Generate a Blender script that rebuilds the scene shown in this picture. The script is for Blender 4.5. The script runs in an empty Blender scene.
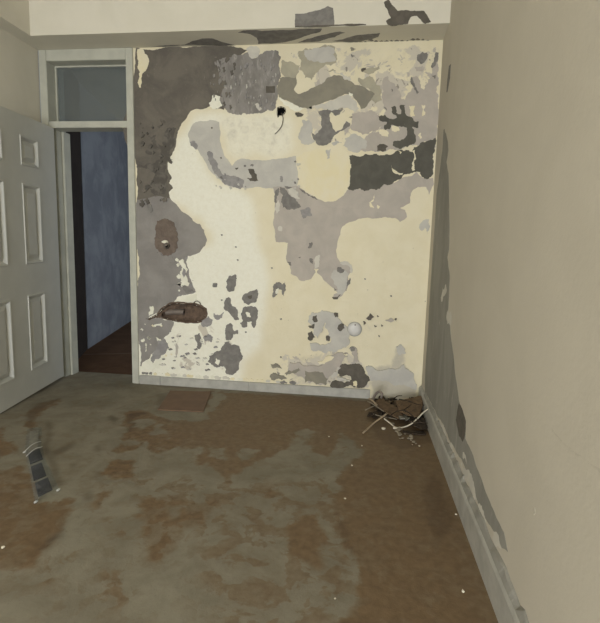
import bpy, bmesh, math, random
import numpy as np
from mathutils import Vector
from mathutils.geometry import delaunay_2d_cdt

# ------------------------------------------------------------------ camera, world, light, exposure
SC = bpy.context.scene
COL = SC.collection
F, YAW, PITCH, ROLL = 475.468, -0.123984, 0.134948, 0.0269725
CAM = np.array([-0.487015, -3.528124, 1.122746])
HB, BD = 2.5367, 0.2445            # underside of the beam, depth of the beam
XL, XR, YF, ZC = -2.97, 0.0, -7.0, 2.92

_fw = np.array([math.sin(YAW), math.cos(YAW), 0.0]); _r = np.array([math.cos(YAW), -math.sin(YAW), 0.0]); _u = np.array([0, 0, 1.0])
FW = _fw*math.cos(PITCH) - _u*math.sin(PITCH); _u2 = _u*math.cos(PITCH) + _fw*math.sin(PITCH)
RT = _r*math.cos(ROLL) + _u2*math.sin(ROLL); UP = -_r*math.sin(ROLL) + _u2*math.cos(ROLL)

cd = bpy.data.cameras.new('camera'); cam = bpy.data.objects.new('camera', cd); COL.objects.link(cam)
cd.sensor_fit = 'HORIZONTAL'; cd.sensor_width = 36.0; cd.lens = 36.0*F/600.0; cd.clip_start = 0.02
from mathutils import Matrix
cam.matrix_world = Matrix(((RT[0], UP[0], -FW[0], CAM[0]), (RT[1], UP[1], -FW[1], CAM[1]), (RT[2], UP[2], -FW[2], CAM[2]), (0, 0, 0, 1)))
SC.camera = cam

SC.view_settings.view_transform = 'Standard'
SC.view_settings.look = 'None'
SC.view_settings.gamma = 1.0
SC.view_settings.use_curve_mapping = False
SC.view_settings.exposure = -0.2

w = bpy.data.worlds.new('sky'); SC.world = w; w.use_nodes = True
w.node_tree.nodes['Background'].inputs[0].default_value = (0.75, 0.88, 1.0, 1)
w.node_tree.nodes['Background'].inputs[1].default_value = 0.6

def area(name, loc, target, sx, sy, power, col):
    l = bpy.data.lights.new(name, 'AREA'); l.shape = 'RECTANGLE'; l.size = sx; l.size_y = sy; l.energy = power; l.color = col
    o = bpy.data.objects.new(name, l); COL.objects.link(o); o.location = loc
    o.rotation_euler = (Vector(target)-Vector(loc)).to_track_quat('-Z', 'Y').to_euler()
    return o
WX0, WX1, WZ0, WZ1 = -1.95, -0.35, 0.08, 1.75            # window behind the camera
area('window_daylight', ((WX0+WX1)/2, YF-0.02, (WZ0+WZ1)/2), ((WX0+WX1)/2, 0, (WZ0+WZ1)/2), WX1-WX0, WZ1-WZ0, 260.0, (0.965, 0.985, 1.0))
area('corridor_daylight', (-0.35, 2.2, 1.5), (-3.6, 2.2, 1.2), 2.0, 1.6, 13.0, (0.92, 0.96, 1.0))

# ------------------------------------------------------------------ helpers
RNG = random.Random(7)
def at(px, py, ax, val):
    d = FW + RT*((px-300.0)/F) + UP*((311.5-py)/F)
    return CAM + d*((val-CAM[ax])/d[ax])
def lin(c):
    return tuple(((v/255.0)/12.92 if v <= 10 else ((v/255.0+0.055)/1.055)**2.4) for v in c)
def tag(o, label=None, cat=None, group=None, kind=None):
    if label: o['label'] = label
    if cat: o['category'] = cat
    if group: o['group'] = group
    if kind: o['kind'] = kind
    return o
def empty(name, loc=(0, 0, 0)):
    o = bpy.data.objects.new(name, None); COL.objects.link(o); o.location = loc; o.empty_display_size = 0.1
    return o
def wloc(o):
    v = Vector((0, 0, 0))
    while o is not None:
        v += Vector(o.location); o = o.parent
    return v
def link(name, me, mat, parent=None, smooth=False):
    o = bpy.data.objects.new(name, me); COL.objects.link(o)
    if mat: me.materials.append(mat)
    if parent: o.parent = parent
    if smooth: me.polygons.foreach_set('use_smooth', [True]*len(me.polygons))
    return o
def mesh(name, verts, faces, mat, parent=None, smooth=False, loc=None):
    """verts are world positions; stored relative to the parent (or to loc)"""
    off = wloc(parent) if parent else Vector(loc or (0, 0, 0))
    me = bpy.data.meshes.new(name)
    me.from_pydata([tuple(Vector(v)-off) for v in verts], [], faces); me.update()
    o = link(name, me, mat, parent, smooth)
    if not parent and loc: o.location = loc
    return o
def from_bm(name, bm, mat, parent=None, smooth=False, loc=None):
    off = wloc(parent) if parent else Vector(loc or (0, 0, 0))
    bmesh.ops.recalc_face_normals(bm, faces=bm.faces[:])
    for v in bm.verts: v.co -= off
    me = bpy.data.meshes.new(name); bm.to_mesh(me); bm.free()
    o = link(name, me, mat, parent, smooth)
    if not parent and loc: o.location = loc
    return o
def bbox(bm, x0, x1, y0, y1, z0, z1, bev=0.0):
    vs = [bm.verts.new((x, y, z)) for x in (x0, x1) for y in (y0, y1) for z in (z0, z1)]
    fs = [(0, 1, 3, 2), (4, 6, 7, 5), (0, 4, 5, 1), (2, 3, 7, 6), (0, 2, 6, 4), (1, 5, 7, 3)]
    nf = [bm.faces.new([vs[i] for i in f]) for f in fs]
    if bev:
        es = list({e for f in nf for e in f.edges})
        bmesh.ops.bevel(bm, geom=es, offset=bev, segments=2, affect='EDGES', clamp_overlap=True)
def box(name, x0, x1, y0, y1, z0, z1, mat, parent=None, bev=0.0, loc=None):
    bm = bmesh.new(); bbox(bm, x0, x1, y0, y1, z0, z1, bev)
    return from_bm(name, bm, mat, parent, loc=loc)
def tube(name, pts, rad, mat, parent=None, sides=8, loc=None, taper=None):
    P = [Vector(p) for p in pts]
    # smooth the path
    Q = []
    for i in range(len(P)-1):
        p0 = P[max(i-1, 0)]; p1 = P[i]; p2 = P[i+1]; p3 = P[min(i+2, len(P)-1)]
        for k in range(5):
            t = k/5.0
            Q.append(0.5*((2*p1)+(p2-p0)*t+(2*p0-5*p1+4*p2-p3)*t*t+(3*p1-p0-3*p2+p3)*t**3))
    Q.append(P[-1])
    verts = []; faces = []; n = len(Q)
    for i, q in enumerate(Q):
        d = (Q[min(i+1, n-1)]-Q[max(i-1, 0)]).normalized()
        a = d.orthogonal().normalized() if i == 0 else (pa - d*pa.dot(d)).normalized()
        pa = a; b = d.cross(a)
        r = rad if taper is None else rad*(1-(1-taper)*i/(n-1))
        for s in range(sides):
            an = 2*math.pi*s/sides
            verts.append(q+a*(r*math.cos(an))+b*(r*math.sin(an)))
    for i in range(n-1):
        for s in range(sides):
            s2 = (s+1) % sides
            faces.append((i*sides+s, i*sides+s2, (i+1)*sides+s2, (i+1)*sides+s))
    faces.append(tuple(range(sides-1, -1, -1))); faces.append(tuple((n-1)*sides+s for s in range(sides)))
    return mesh(name, verts, faces, mat, parent, True, loc)

# ------------------------------------------------------------------ materials
def new_mat(name):
    m = bpy.data.materials.new(name); m.use_nodes = True
    nt = m.node_tree; b = nt.nodes['Principled BSDF']
    return m, nt, b
def N(nt, t, **kw):
    n = nt.nodes.new(t)
    for k, v in kw.items(): setattr(n, k, v)
    return n
def noise(nt, scale, detail=6, rough=0.6, vec=None, dist=0.0):
    n = N(nt, 'ShaderNodeTexNoise'); n.inputs['Scale'].default_value = scale; n.inputs['Detail'].default_value = detail
    n.inputs['Roughness'].default_value = rough; n.inputs['Distortion'].default_value = dist
    if vec is not None: nt.links.new(vec, n.inputs['Vector'])
    return n.outputs['Fac']
def ramp(nt, fac, a, b):
    r = N(nt, 'ShaderNodeMapRange'); r.interpolation_type = 'SMOOTHSTEP'
    r.inputs['From Min'].default_value = a; r.inputs['From Max'].default_value = b
    nt.links.new(fac, r.inputs['Value']); return r.outputs['Result']
def mix(nt, fac, a, b):
    m = N(nt, 'ShaderNodeMix', data_type='RGBA')
    if isinstance(fac, float): m.inputs[0].default_value = fac
    else: nt.links.new(fac, m.inputs[0])
    for s, v in ((6, a), (7, b)):
        if isinstance(v, tuple): m.inputs[s].default_value = (*v, 1)
        else: nt.links.new(v, m.inputs[s])
    return m.outputs[2]
def math_(nt, op, a, b):
    m = N(nt, 'ShaderNodeMath', operation=op)
    for i, v in enumerate((a, b)):
        if isinstance(v, (int, float)): m.inputs[i].default_value = v
        else: nt.links.new(v, m.inputs[i])
    return m.outputs[0]
def bump(nt, b, h, strength, dist=0.01):
    bn = N(nt, 'ShaderNodeBump'); bn.inputs['Strength'].default_value = strength; bn.inputs['Distance'].default_value = dist
    nt.links.new(h, bn.inputs['Height']); nt.links.new(bn.outputs[0], b.inputs['Normal'])
def attr(nt, name):
    a = N(nt, 'ShaderNodeAttribute'); a.attribute_name = name; return a.outputs['Fac']
def pos(nt):
    return N(nt, 'ShaderNodeNewGeometry').outputs['Position']

def plaster(name, c1, c2, scale=9.0, lo=0.35, hi=0.65, bmp=0.25, rough=0.9, fleck=None, fleck_at=(0.60, 0.66), fscale=45.0, stretch=None):
    m, nt, b = new_mat(name); p = pos(nt)
    if stretch:
        sm = N(nt, 'ShaderNodeVectorMath', operation='MULTIPLY'); nt.links.new(p, sm.inputs[0]); sm.inputs[1].default_value = (1, 1, stretch); p = sm.outputs[0]
    col = mix(nt, ramp(nt, noise(nt, scale, 6, 0.62, p, 0.4), lo, hi), lin(c1), lin(c2))
    if fleck:
        col = mix(nt, ramp(nt, noise(nt, fscale, 4, 0.6, p, 0.6), *fleck_at), col, lin(fleck))
    nt.links.new(col, b.inputs['Base Color']); b.inputs['Roughness'].default_value = rough
    b.inputs['Specular IOR Level'].default_value = 0.25
    bump(nt, b, noise(nt, 60, 5, 0.6, p), bmp, 0.006)
    return m
def plain(name, c, rough=0.6, metal=0.0, var=0.12, scale=25.0, spec=0.4):
    m, nt, b = new_mat(name)
    d = tuple(v*(1-var) for v in c)
    tc = N(nt, 'ShaderNodeTexCoord').outputs['Object']
    col = mix(nt, ramp(nt, noise(nt, scale, 5, 0.6, tc), 0.3, 0.7), lin(c), lin(d))
    nt.links.new(col, b.inputs['Base Color']); b.inputs['Roughness'].default_value = rough
    b.inputs['Metallic'].default_value = metal; b.inputs['Specular IOR Level'].default_value = spec
    return m

M = {}
CREAM = (227, 219, 193); WHITE = (237, 235, 220)
M['cream'] = plaster('cream_paint', CREAM, (226, 216, 180), 5.0)
M['white'] = plaster('white_paint', WHITE, (226, 224, 206), 7.0, bmp=0.4)
M['brown_grey'] = plaster('brown_grey_undercoat', (116, 110, 101), (100, 95, 88), 6.0, fleck=(128, 122, 114), fleck_at=(0.62, 0.75))
M['dark_undercoat'] = plaster('dark_undercoat', (90, 86, 80), (110, 105, 98), 14.0, 0.45, 0.62)
M['mid_grey'] = plaster('mid_grey_render', (148, 144, 139), (134, 130, 126), 5.0)
M['rubbed_grey'] = plaster('rubbed_grey_undercoat', (126, 122, 117), (146, 142, 137), 11.0, fleck=(164, 160, 154), fleck_at=(0.52, 0.74), fscale=34.0, stretch=0.45)
M['light_grey'] = plaster('light_grey_skim', (196, 193, 184), (184, 181, 174), 7.0)
M['pale_grey'] = plaster('pale_grey_skim', (206, 202, 190), (196, 192, 182), 9.0)
M['lilac'] = plaster('lilac_grey_skim', (186, 178, 168), (174, 167, 158), 8.0, 0.3, 0.7)
M['olive'] = plaster('olive_grey_undercoat', (146, 141, 126), (134, 130, 118), 8.0)
M['pale_olive'] = plaster('pale_olive_undercoat', (178, 172, 152), (166, 161, 144), 9.0)
M['charcoal'] = plaster('charcoal_undercoat', (98, 96, 88), (90, 88, 81), 12.0, fleck=(122, 119, 110), fleck_at=(0.66, 0.74))
M['spot'] = plaster('grey_spot', (134, 131, 126), (118, 115, 111), 22.0)
M['dark_spot'] = plaster('dark_spot', (104, 98, 90), (92, 88, 80), 22.0)
M['violet'] = plaster('violet_grey_streak', (156, 153, 150), (140, 137, 136), 18.0)
M['cement'] = plaster('brown_cement', (120, 108, 98), (106, 94, 85), 20.0, bmp=0.6)
M['cavity'] = plaster('brown_cavity', (112, 95, 82), (88, 74, 64), 22.0, bmp=0.9)
M['strip_grey'] = plaster('bare_grey_render', (150, 148, 140), (138, 136, 128), 6.0, fleck=(166, 163, 154), fleck_at=(0.60, 0.74), fscale=20.0, stretch=0.35)
M['black'] = plain('hole_black', (22, 21, 20), 0.9)
M['copperwire'] = plain('wire_sheath', (92, 84, 70), 0.5)
M['metal'] = plain('corroded_metal', (150, 146, 140), 0.35, 0.8)
M['lead'] = plain('dull_pipe', (138, 128, 120), 0.5, 0.3)
M['cap'] = plain('white_plastic', (205, 203, 198), 0.35, var=0.04)
M['frame'] = plain('frame_paint', (190, 190, 177), 0.5, var=0.07, scale=8.0)
M['door'] = plain('door_paint', (198, 199, 193), 0.42, var=0.04, scale=4.0)
M['skirting'] = plain('skirting_paint', (176, 174, 166), 0.55, var=0.1, scale=14.0)
M['wall_plain'] = plaster('beige_wall_paint', (198, 191, 176), (193, 186, 171), 3.0, 0.3, 0.7, bmp=0.15)
M['beam'] = plaster('beam_paint', (217, 212, 197), (211, 206, 190), 3.0, 0.3, 0.7, bmp=0.12)
M['ceiling'] = plaster('ceiling_paint', (226, 222, 208), (220, 216, 202), 3.0)
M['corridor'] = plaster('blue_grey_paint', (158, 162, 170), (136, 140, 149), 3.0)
M['corridor_shade'] = plaster('shaded_wall_brown', (62, 54, 50), (54, 47, 44), 6.0)  # shade on the near passage wall, put into its colour
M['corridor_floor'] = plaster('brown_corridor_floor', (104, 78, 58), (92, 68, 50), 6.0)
M['board'] = plain('brown_board', (116, 92, 73), 0.7, var=0.1, scale=10)
M['cardboard'] = plain('cardboard', (122, 100, 76), 0.85, var=0.3, scale=40)
M['wood'] = plain('pale_wood', (168, 150, 124), 0.7, var=0.15)
M['cord'] = plain('white_cord', (212, 204, 184), 0.6)
M['scrap'] = plain('dark_scrap', (70, 58, 46), 0.9, var=0.4, scale=60)
M['crumb'] = plain('plaster_crumb', (222, 214, 194), 0.9)
M['graycrumb'] = plain('grey_crumb', (150, 140, 122), 0.9)
M['scuff'] = plaster('scuffed_paint', (188, 181, 166), (193, 186, 171), 20.0)
M['insert'] = plain('dark_insert', (36, 34, 35), 0.5, var=0.4, scale=60)

def glass_mat(name, tint, opac, rough, var=0.2):
    m, nt, b = new_mat(name)
    out = nt.nodes['Material Output']
    tr = N(nt, 'ShaderNodeBsdfTransparent'); tr.inputs[0].default_value = (0.85, 0.9, 0.92, 1)
    b.inputs['Base Color'].default_value = (*lin(tint), 1); b.inputs['Roughness'].default_value = rough
    ms = N(nt, 'ShaderNodeMixShader')
    f = ramp(nt, noise(nt, 3.0, 5, 0.6, pos(nt)), 0.1, 0.9)
    f2 = math_(nt, 'ADD', math_(nt, 'MULTIPLY', f, var), opac)
    nt.links.new(f2, ms.inputs[0]); nt.links.new(tr.outputs[0], ms.inputs[1]); nt.links.new(b.outputs[0], ms.inputs[2])
    nt.links.new(ms.outputs[0], out.inputs['Surface'])
    return m
M['glass'] = glass_mat('dusty_glass', (120, 124, 122), 0.45, 0.12)
M['clear'] = glass_mat('clear_plastic', (215, 215, 220), 0.05, 0.1, 0.06)

# ------------------------------------------------------------------ 2-D noise and polygon masks
def vnoise(x, y, seed):
    xi = np.floor(x).astype(np.int64); yi = np.floor(y).astype(np.int64); fx = x-xi; fy = y-yi
    def h(a, b):
        n = (a*374761393 + b*668265263 + seed*1274126177) & 0xffffffff
        n = ((n ^ (n >> 13))*1103515245) & 0xffffffff
        return ((n ^ (n >> 16)) & 0xffff)/65535.0
    fx = fx*fx*(3-2*fx); fy = fy*fy*(3-2*fy)
    return (h(xi, yi)*(1-fx)+h(xi+1, yi)*fx)*(1-fy)+(h(xi, yi+1)*(1-fx)+h(xi+1, yi+1)*fx)*fy
def fbm(x, y, s, seed, o=4):
    v = 0; a = 0.5
    for i in range(o): v = v+a*vnoise(x*s*2**i, y*s*2**i, seed+i); a *= 0.5
    return v/(1-0.5**o)
def inside(x, y, poly):
    r = np.zeros(x.shape, bool); n = len(poly)
    for i in range(n):
        x0, y0 = poly[i]; x1, y1 = poly[(i+1) % n]
        if y0 == y1: continue
        c = ((y0 > y) != (y1 > y)) & (x < (x1-x0)*(y-y0)/(y1-y0)+x0)
        r ^= c
    return r
def blur(a, n):
    for _ in range(n):
        p = np.pad(a, 1, mode='edge')
        a = (p[:-2, 1:-1]+p[2:, 1:-1]+p[1:-1, :-2]+p[1:-1, 2:]+4*p[1:-1, 1:-1])/8
    return a

PLANE = {'back': (1, 0.0, (0, 2)), 'right': (0, 0.0, (1, 2)), 'soffit': (2, HB, (0, 1)), 'beam': (1, -BD, (0, 2)), 'floor': (2, 0.0, (0, 1))}
def to_uv(poly, plane):
    ax, val, (a, b) = PLANE[plane]
    return [(float(q[a]), float(q[b])) for q in (at(x, y, ax, val) for x, y in poly)]
def to_world(uv, plane, off):
    ax, val, (a, b) = PLANE[plane]
    q = [0, 0, 0]; q[a], q[b] = uv
    q[ax] = val + (off if plane == 'floor' else -off)
    return tuple(q)

def ragged(uv, amp, step, rng):
    out = []
    n = len(uv)
    def sub(p, q, d):
        L = math.dist(p, q)
        if L < step or d > 6: return [p]
        k = rng.uniform(-amp, amp)*L
        m = ((p[0]+q[0])/2-(q[1]-p[1])/L*k, (p[1]+q[1])/2+(q[0]-p[0])/L*k)
        return sub(p, m, d+1)+sub(m, q, d+1)
    for i in range(n): out += sub(uv[i], uv[(i+1) % n], 0)
    return out
PATCH_N = {}
def patch(name, parent, poly, plane, mat, amp=0.2, step=0.009, base=0.0008, thick=None, uvpoly=None):
    k = PATCH_N.get(plane, 0); PATCH_N[plane] = k+1
    off = thick if thick else base + 0.00004*k
    uv = ragged(uvpoly or to_uv(poly, plane), amp, step, random.Random(100+k))
    vs, _, fs, _, _, _ = delaunay_2d_cdt([Vector(q) for q in uv], [], [list(range(len(uv)))], 1, 1e-6)
    flipn = plane in ('back', 'beam', 'right', 'soffit')
    nv = len(vs); verts = [to_world(v, plane, off) for v in vs] + [to_world(v, plane, 0.0) for v in vs]
    edges = {}
    for f in fs:
        for i in range(len(f)):
            e = (f[i], f[(i+1) % len(f)]); edges[e] = 1
    faces = [tuple(f) for f in fs]
    faces += [(e[1], e[0], e[0]+nv, e[1]+nv) for e in edges if (e[1], e[0]) not in edges]
    o = mesh(name, verts, faces, mat, parent)
    # face outwards
    want = {'back': (0, -1, 0), 'beam': (0, -1, 0), 'right': (-1, 0, 0), 'soffit': (0, 0, -1), 'floor': (0, 0, 1)}[plane]
    if len(o.data.polygons) and o.data.polygons[0].normal.dot(Vector(want)) < 0: o.data.flip_normals()
    return o

# ------------------------------------------------------------------ floor with dirt and dark marks
def grid_mesh(name, u0, u1, v0, v1, step, fn, attrs, mat, drop=None, flip=False):
    nu = int(round((u1-u0)/step))+1; nv = int(round((v1-v0)/step))+1
    U, V = np.meshgrid(np.linspace(u0, u1, nu), np.linspace(v0, v1, nv))
    A = attrs(U, V)
    P = fn(U, V).reshape(-1, 3)
    idx = np.arange(nu*nv).reshape(nv, nu)
    q = np.stack([idx[:-1, :-1], idx[:-1, 1:], idx[1:, 1:], idx[1:, :-1]], -1).reshape(-1, 4)
    if flip: q = q[:, ::-1]
    if drop is not None:
        uc = (U[:-1, :-1]+step/2).ravel(); vc = (V[:-1, :-1]+step/2).ravel()
        q = q[~drop(uc, vc)]
    me = bpy.data.meshes.new(name)
    me.vertices.add(len(P)); me.vertices.foreach_set('co', P.astype(np.float32).ravel())
    me.loops.add(len(q)*4); me.loops.foreach_set('vertex_index', q.ravel().astype(np.int32))
    me.polygons.add(len(q)); me.polygons.foreach_set('loop_start', (np.arange(len(q))*4).astype(np.int32))
    me.update(calc_edges=True); me.validate()
    for k, a in A.items():
        at_ = me.attributes.new(k, 'FLOAT', 'POINT'); at_.data.foreach_set('value', a.astype(np.float32).ravel())
    return link(name, me, mat)

FLOOR_BROWN = [  # (value, outline)
 (0.42, [(205,480),(340,480),(345,623),(345,760),(190,760),(225,623),(195,560)]),
 (0.40, [(130,480),(180,470),(215,485),(205,500),(150,505)]),
 (0.75, [(135,515),(150,502),(168,498),(190,505),(218,498),(205,525),(190,535),(180,548),(165,560),(150,562),(142,545),(137,530)]),
 (0.95, [(205,392),(300,396),(365,400),(425,400),(445,440),(475,520),(525,640),(560,760),(345,760),(352,623),(350,580),(345,540),(338,515),(340,490),(350,465),(365,455),(355,440),(345,432),(335,440),(325,455),(310,450),(305,440),(315,432),(300,432),(285,445),(275,455),(262,460),(250,470),(235,480),(215,485),(205,478),(195,462),(190,452),(180,445),(170,452),(165,445),(166,430),(163,423),(150,415),(175,420),(190,418),(205,408)]),
 (0.10, [(228,478),(252,470),(254,482),(230,488)]), (0.20, [(240,452),(256,446),(257,458),(243,463)]),
 (0.20, [(208,450),(226,449),(225,460),(210,460)]), (0.10, [(184,450),(198,449),(195,457),(186,457)]),
 (0.35, [(296,433),(310,430),(312,438),(300,445)]), (0.5, [(335,440),(345,434),(348,450),(338,455)]),
 (0.05, [(157,411),(165,413),(200,415),(208,405),(212,393),(222,395),(216,408),(208,418),(190,421),(172,419),(157,414)]),
 (1.00, [(126,414),(140,409),(155,412),(168,419),(162,425),(166,432),(162,440),(165,452),(156,452),(150,446),(140,448),(128,452),(120,448),(124,438),(130,428),(122,421)]),
 (0.05, [(131,421),(145,418),(153,423),(143,427),(134,426)]), (0.05, [(153,423),(165,421),(167,434),(157,433)]), (0.1, [(122,440),(135,437),(138,444),(124,448)]),
 (0.05, [(140,440),(150,444),(152,460),(142,470),(128,478),(125,468),(134,455)]),
 (0.95, [(107,465),(120,461),(132,463),(128,470),(127,480),(116,483),(104,476)]), (0.9, [(114,451),(130,446),(138,450),(122,456)]),
 (0.85, [(-40,478),(0,470),(20,466),(30,475),(38,490),(40,501),(58,500),(72,494),(72,505),(60,530),(45,545),(30,570),(10,572),(-40,575)]),
 (0.80, [(23,416),(38,403),(66,397),(48,408),(33,418),(33,430),(40,438),(30,440),(24,426)]),
 (0.80, [(-30,420),(2,432),(12,442),(12,455),(-30,466)]),
 (0.5, [(95,560),(125,565),(135,590),(120,612),(105,590)]), (0.5, [(40,560),(70,545),(78,556),(62,585),(40,590)]),
 (1.0, [(288,520),(310,515),(325,530),(320,560),(308,572),(294,550)]), (1.0, [(256,491),(275,487),(284,495),(264,496)]),
 (0.05, [(190,470),(208,462),(222,470),(218,485),(200,490)]), (0.08, [(160,462),(185,457),(193,468),(180,482),(160,478)]), (0.05, [(138,592),(165,570),(182,559),(187,566),(170,581),(150,600)]), (0.1, [(168,507),(181,504),(183,517),(172,521)]), (0.15, [(200,548),(213,524),(220,524),(212,545),(203,556)]), (0.1, [(100,540),(112,520),(116,535),(108,560),(96,575)]),
 (0.6, [(95,490),(104,484),(107,498),(98,512),(92,505)]), (0.5, [(110,520),(122,514),(126,530),(116,540)]),
]
FLOOR_DARK = [
 (0.85, [(50,419),(53,423),(48,447),(62,486),(58,487),(44,449),(45,440)]), (0.6, [(52,452),(66,446),(76,440),(68,450),(56,458)]),  # darker strokes beside the plastic packaging
 (1.0, [(36,552),(43,545),(48,537),(56,534),(63,529),(61,537),(51,541),(44,549)]), (0.8, [(84,497),(89,487),(90,498),(86,502)]),
 (0.7, [(96,446),(101,444),(100,451),(97,452)]), (0.7, [(69,465),(75,463),(72,470)]),(0.7, [(106,418),(111,415),(117,420),(112,425)]), (0.6, [(95,475),(100,468),(98,482)]),
 (0.5, [(26,415),(36,403),(64,397),(45,406),(34,416),(31,430),(26,425)]),
 (0.7, [(124,430),(133,425),(126,421),(128,415),(140,411),(150,413),(140,415),(131,419),(136,426),(130,432)]),
 (0.55, [(432,470),(446,490),(452,520),(440,545),(425,520),(424,490)]), (0.5, [(372,404),(425,408),(440,440),(400,450),(375,435)]),  # shade by the right skirting and under the heap, painted into the floor
 (0.6, [(338,513),(342,520),(350,540),(352,560),(346,545),(339,528)]), (0.5, [(158,394),(171,392),(166,400),(157,412)]),
]
def floor_attrs(U, V):
    du = (fbm(U, V, 9, 3)-0.5)*0.13+(fbm(U, V, 32, 30)-0.5)*0.035; dv = (fbm(U, V, 9, 11)-0.5)*0.13+(fbm(U, V, 32, 40)-0.5)*0.035
    b = 0.15+0*U
    for val, pl in FLOOR_BROWN: b[inside(U+du, V+dv, to_uv(pl, 'floor'))] = val
    b = blur(b, 3)
    d = 0*U
    for val, pl in FLOOR_DARK: d[inside(U+du*0.35, V+dv*0.35, to_uv(pl, 'floor'))] = val
    return {'brown': b, 'dark': blur(d, 3)}
m, nt, b = new_mat('dusty_concrete'); p = pos(nt)
n1 = noise(nt, 5.0, 8, 0.65, p, 0.5); n2 = noise(nt, 28.0, 6, 0.65, p, 0.3); n3 = noise(nt, 160.0, 3, 0.6, p)
base = mix(nt, ramp(nt, n1, 0.3, 0.7), lin((138, 133, 118)), lin((122, 116, 101)))
brown = mix(nt, ramp(nt, n2, 0.3, 0.7), lin((121, 101, 77)), lin((106, 88, 66)))
fac = math_(nt, 'ADD', attr(nt, 'brown'), math_(nt, 'MULTIPLY', math_(nt, 'SUBTRACT', n2, 0.5), 0.6))
fac = math_(nt, 'ADD', fac, math_(nt, 'MULTIPLY', math_(nt, 'SUBTRACT', n1, 0.5), 0.45))
n5 = noise(nt, 11.0, 4, 0.55, p, 0.35)
fac = math_(nt, 'ADD', fac, math_(nt, 'MULTIPLY', math_(nt, 'SUBTRACT', ramp(nt, n5, 0.47, 0.54), 0.5), 0.36))
fac = ramp(nt, fac, 0.12, 0.92)
col = mix(nt, fac, base, brown)
col = mix(nt, math_(nt, 'MULTIPLY', attr(nt, 'dark'), 0.75), col, lin((74, 58, 44)))
col = mix(nt, math_(nt, 'MULTIPLY', ramp(nt, n3, 0.55, 0.75), 0.25), col, lin((96, 82, 66)))
nt.links.new(col, b.inputs['Base Color'])
rr = N(nt, 'ShaderNodeMapRange'); rr.inputs['To Min'].default_value = 0.85; rr.inputs['To Max'].default_value = 0.6
nt.links.new(fac, rr.inputs['Value']); nt.links.new(rr.outputs[0], b.inputs['Roughness'])
b.inputs['Specular IOR Level'].default_value = 0.3
bump(nt, b, math_(nt, 'ADD', n2, math_(nt, 'MULTIPLY', n3, 0.3)), 0.25, 0.006)
M['floor'] = m
fl = grid_mesh('floor', XL, XR, YF, 0.22, 0.0125, lambda U, V: np.stack([U, V, 0*U], -1), floor_attrs, M['floor'])
tag(fl, 'bare concrete floor with brown dirt and pale dust patches', 'floor', kind='structure')

# ------------------------------------------------------------------ back wall
CAVITY = [(150,318),(158,314),(163,308),(170,304),(178,303),(190,304),(200,306),(205,309),(206,314),(203,320),(196,322),(185,322),(178,321),(168,319),(160,317)]
HOLE = [(277.5,108),(281,107),(285,108.5),(285.5,112),(283,115),(280,115),(278,117),(277,112)]
cav_uv = to_uv(CAVITY, 'back'); hole_uv = to_uv(HOLE, 'back')
WALL_WHITE = [(0.7, [(222,112),(276,114),(292,120),(298,150),(280,157),(238,157),(224,150)]), (1.0, [(168,160),(185,130),(200,112),(222,112),(225,125),(200,130),(200,150),(215,185),(240,190),(250,200),(255,225),(262,250),(268,275),(268,300),(264,325),(262,345),(255,350),(246,360),(240,385),(136,385),(136,290),(180,260),(212,240),(200,215),(165,200)])]
WALL_STAIN = [(0.8, [(368,365),(378,366),(392,366),(396,352),(394,345),(401,344),(407,352),(404,360),(410,370),(416,384),(420,400),(370,400)]),
 (0.35, [(220,116),(275,116),(290,125),(296,150),(270,158),(240,157),(225,150)]), (0.5, [(290,355),(345,350),(365,365),(365,390),(290,385)]),
 (0.3, [(345,318),(400,318),(400,330),(345,335)]), (0.45, [(300,100),(345,100),(350,112),(310,120)]),
 (0.35, [(255,235),(270,232),(272,240),(256,243)]), (0.3, [(330,45),(440,45),(440,75),(380,75),(340,70)])]
WALL_MOTTLE = [(0.55, [(300,46),(440,44),(438,100),(437,152),(350,154),(300,130),(298,100),(310,80),(290,70),(284,50)]), (0.5, [(150,325),(222,322),(240,345),(245,375),(142,372)]),
 (0.55, [(285,350),(345,345),(372,365),(370,388),(270,384),(268,362)]), (0.34, [(300,300),(400,300),(402,330),(345,345),(300,345)]), (0.32, [(222,113),(296,116),(298,158),(235,159),(222,150)]), (0.45, [(176,256),(192,255),(196,296),(178,300)])]
def wall_attrs(U, V):
    du = (fbm(U, V, 10, 5)-0.5)*0.10; dv = (fbm(U, V, 10, 15)-0.5)*0.10
    a = 0*U; s = 0*U
    for v, pl in WALL_WHITE: a[inside(U+du, V+dv, to_uv(pl, 'back'))] = v
    for v, pl in WALL_STAIN: s[inside(U+du, V+dv, to_uv(pl, 'back'))] = v
    mo = 0*U
    for v, pl in WALL_MOTTLE: mo[inside(U+du, V+dv, to_uv(pl, 'back'))] = v
    return {'white': blur(a, 30), 'stain': blur(s, 12), 'mottle': blur(mo, 16)}
m, nt, b = new_mat('cream_wall_paint'); p = pos(nt)
n1 = noise(nt, 6.0, 6, 0.6, p, 0.3); n2 = noise(nt, 34.0, 5, 0.65, p, 0.4); n4 = noise(nt, 16.0, 6, 0.7, p, 0.8)
col = mix(nt, ramp(nt, n1, 0.3, 0.7), lin(CREAM), lin((222, 213, 184)))
col = mix(nt, attr(nt, 'white'), col, mix(nt, ramp(nt, n2, 0.35, 0.7), lin(WHITE), lin((232, 229, 212))))
st = math_(nt, 'ADD', attr(nt, 'stain'), math_(nt, 'MULTIPLY', math_(nt, 'SUBTRACT', n4, 0.5), 1.0))
col = mix(nt, math_(nt, 'MULTIPLY', ramp(nt, st, 0.25, 0.8), 0.85), col, lin((186, 180, 166)))
col = mix(nt, ramp(nt, noise(nt, 48.0, 3, 0.5, p, 0.3), 0.735, 0.77), col, lin((150, 144, 132)))
mo = attr(nt, 'mottle')
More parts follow.
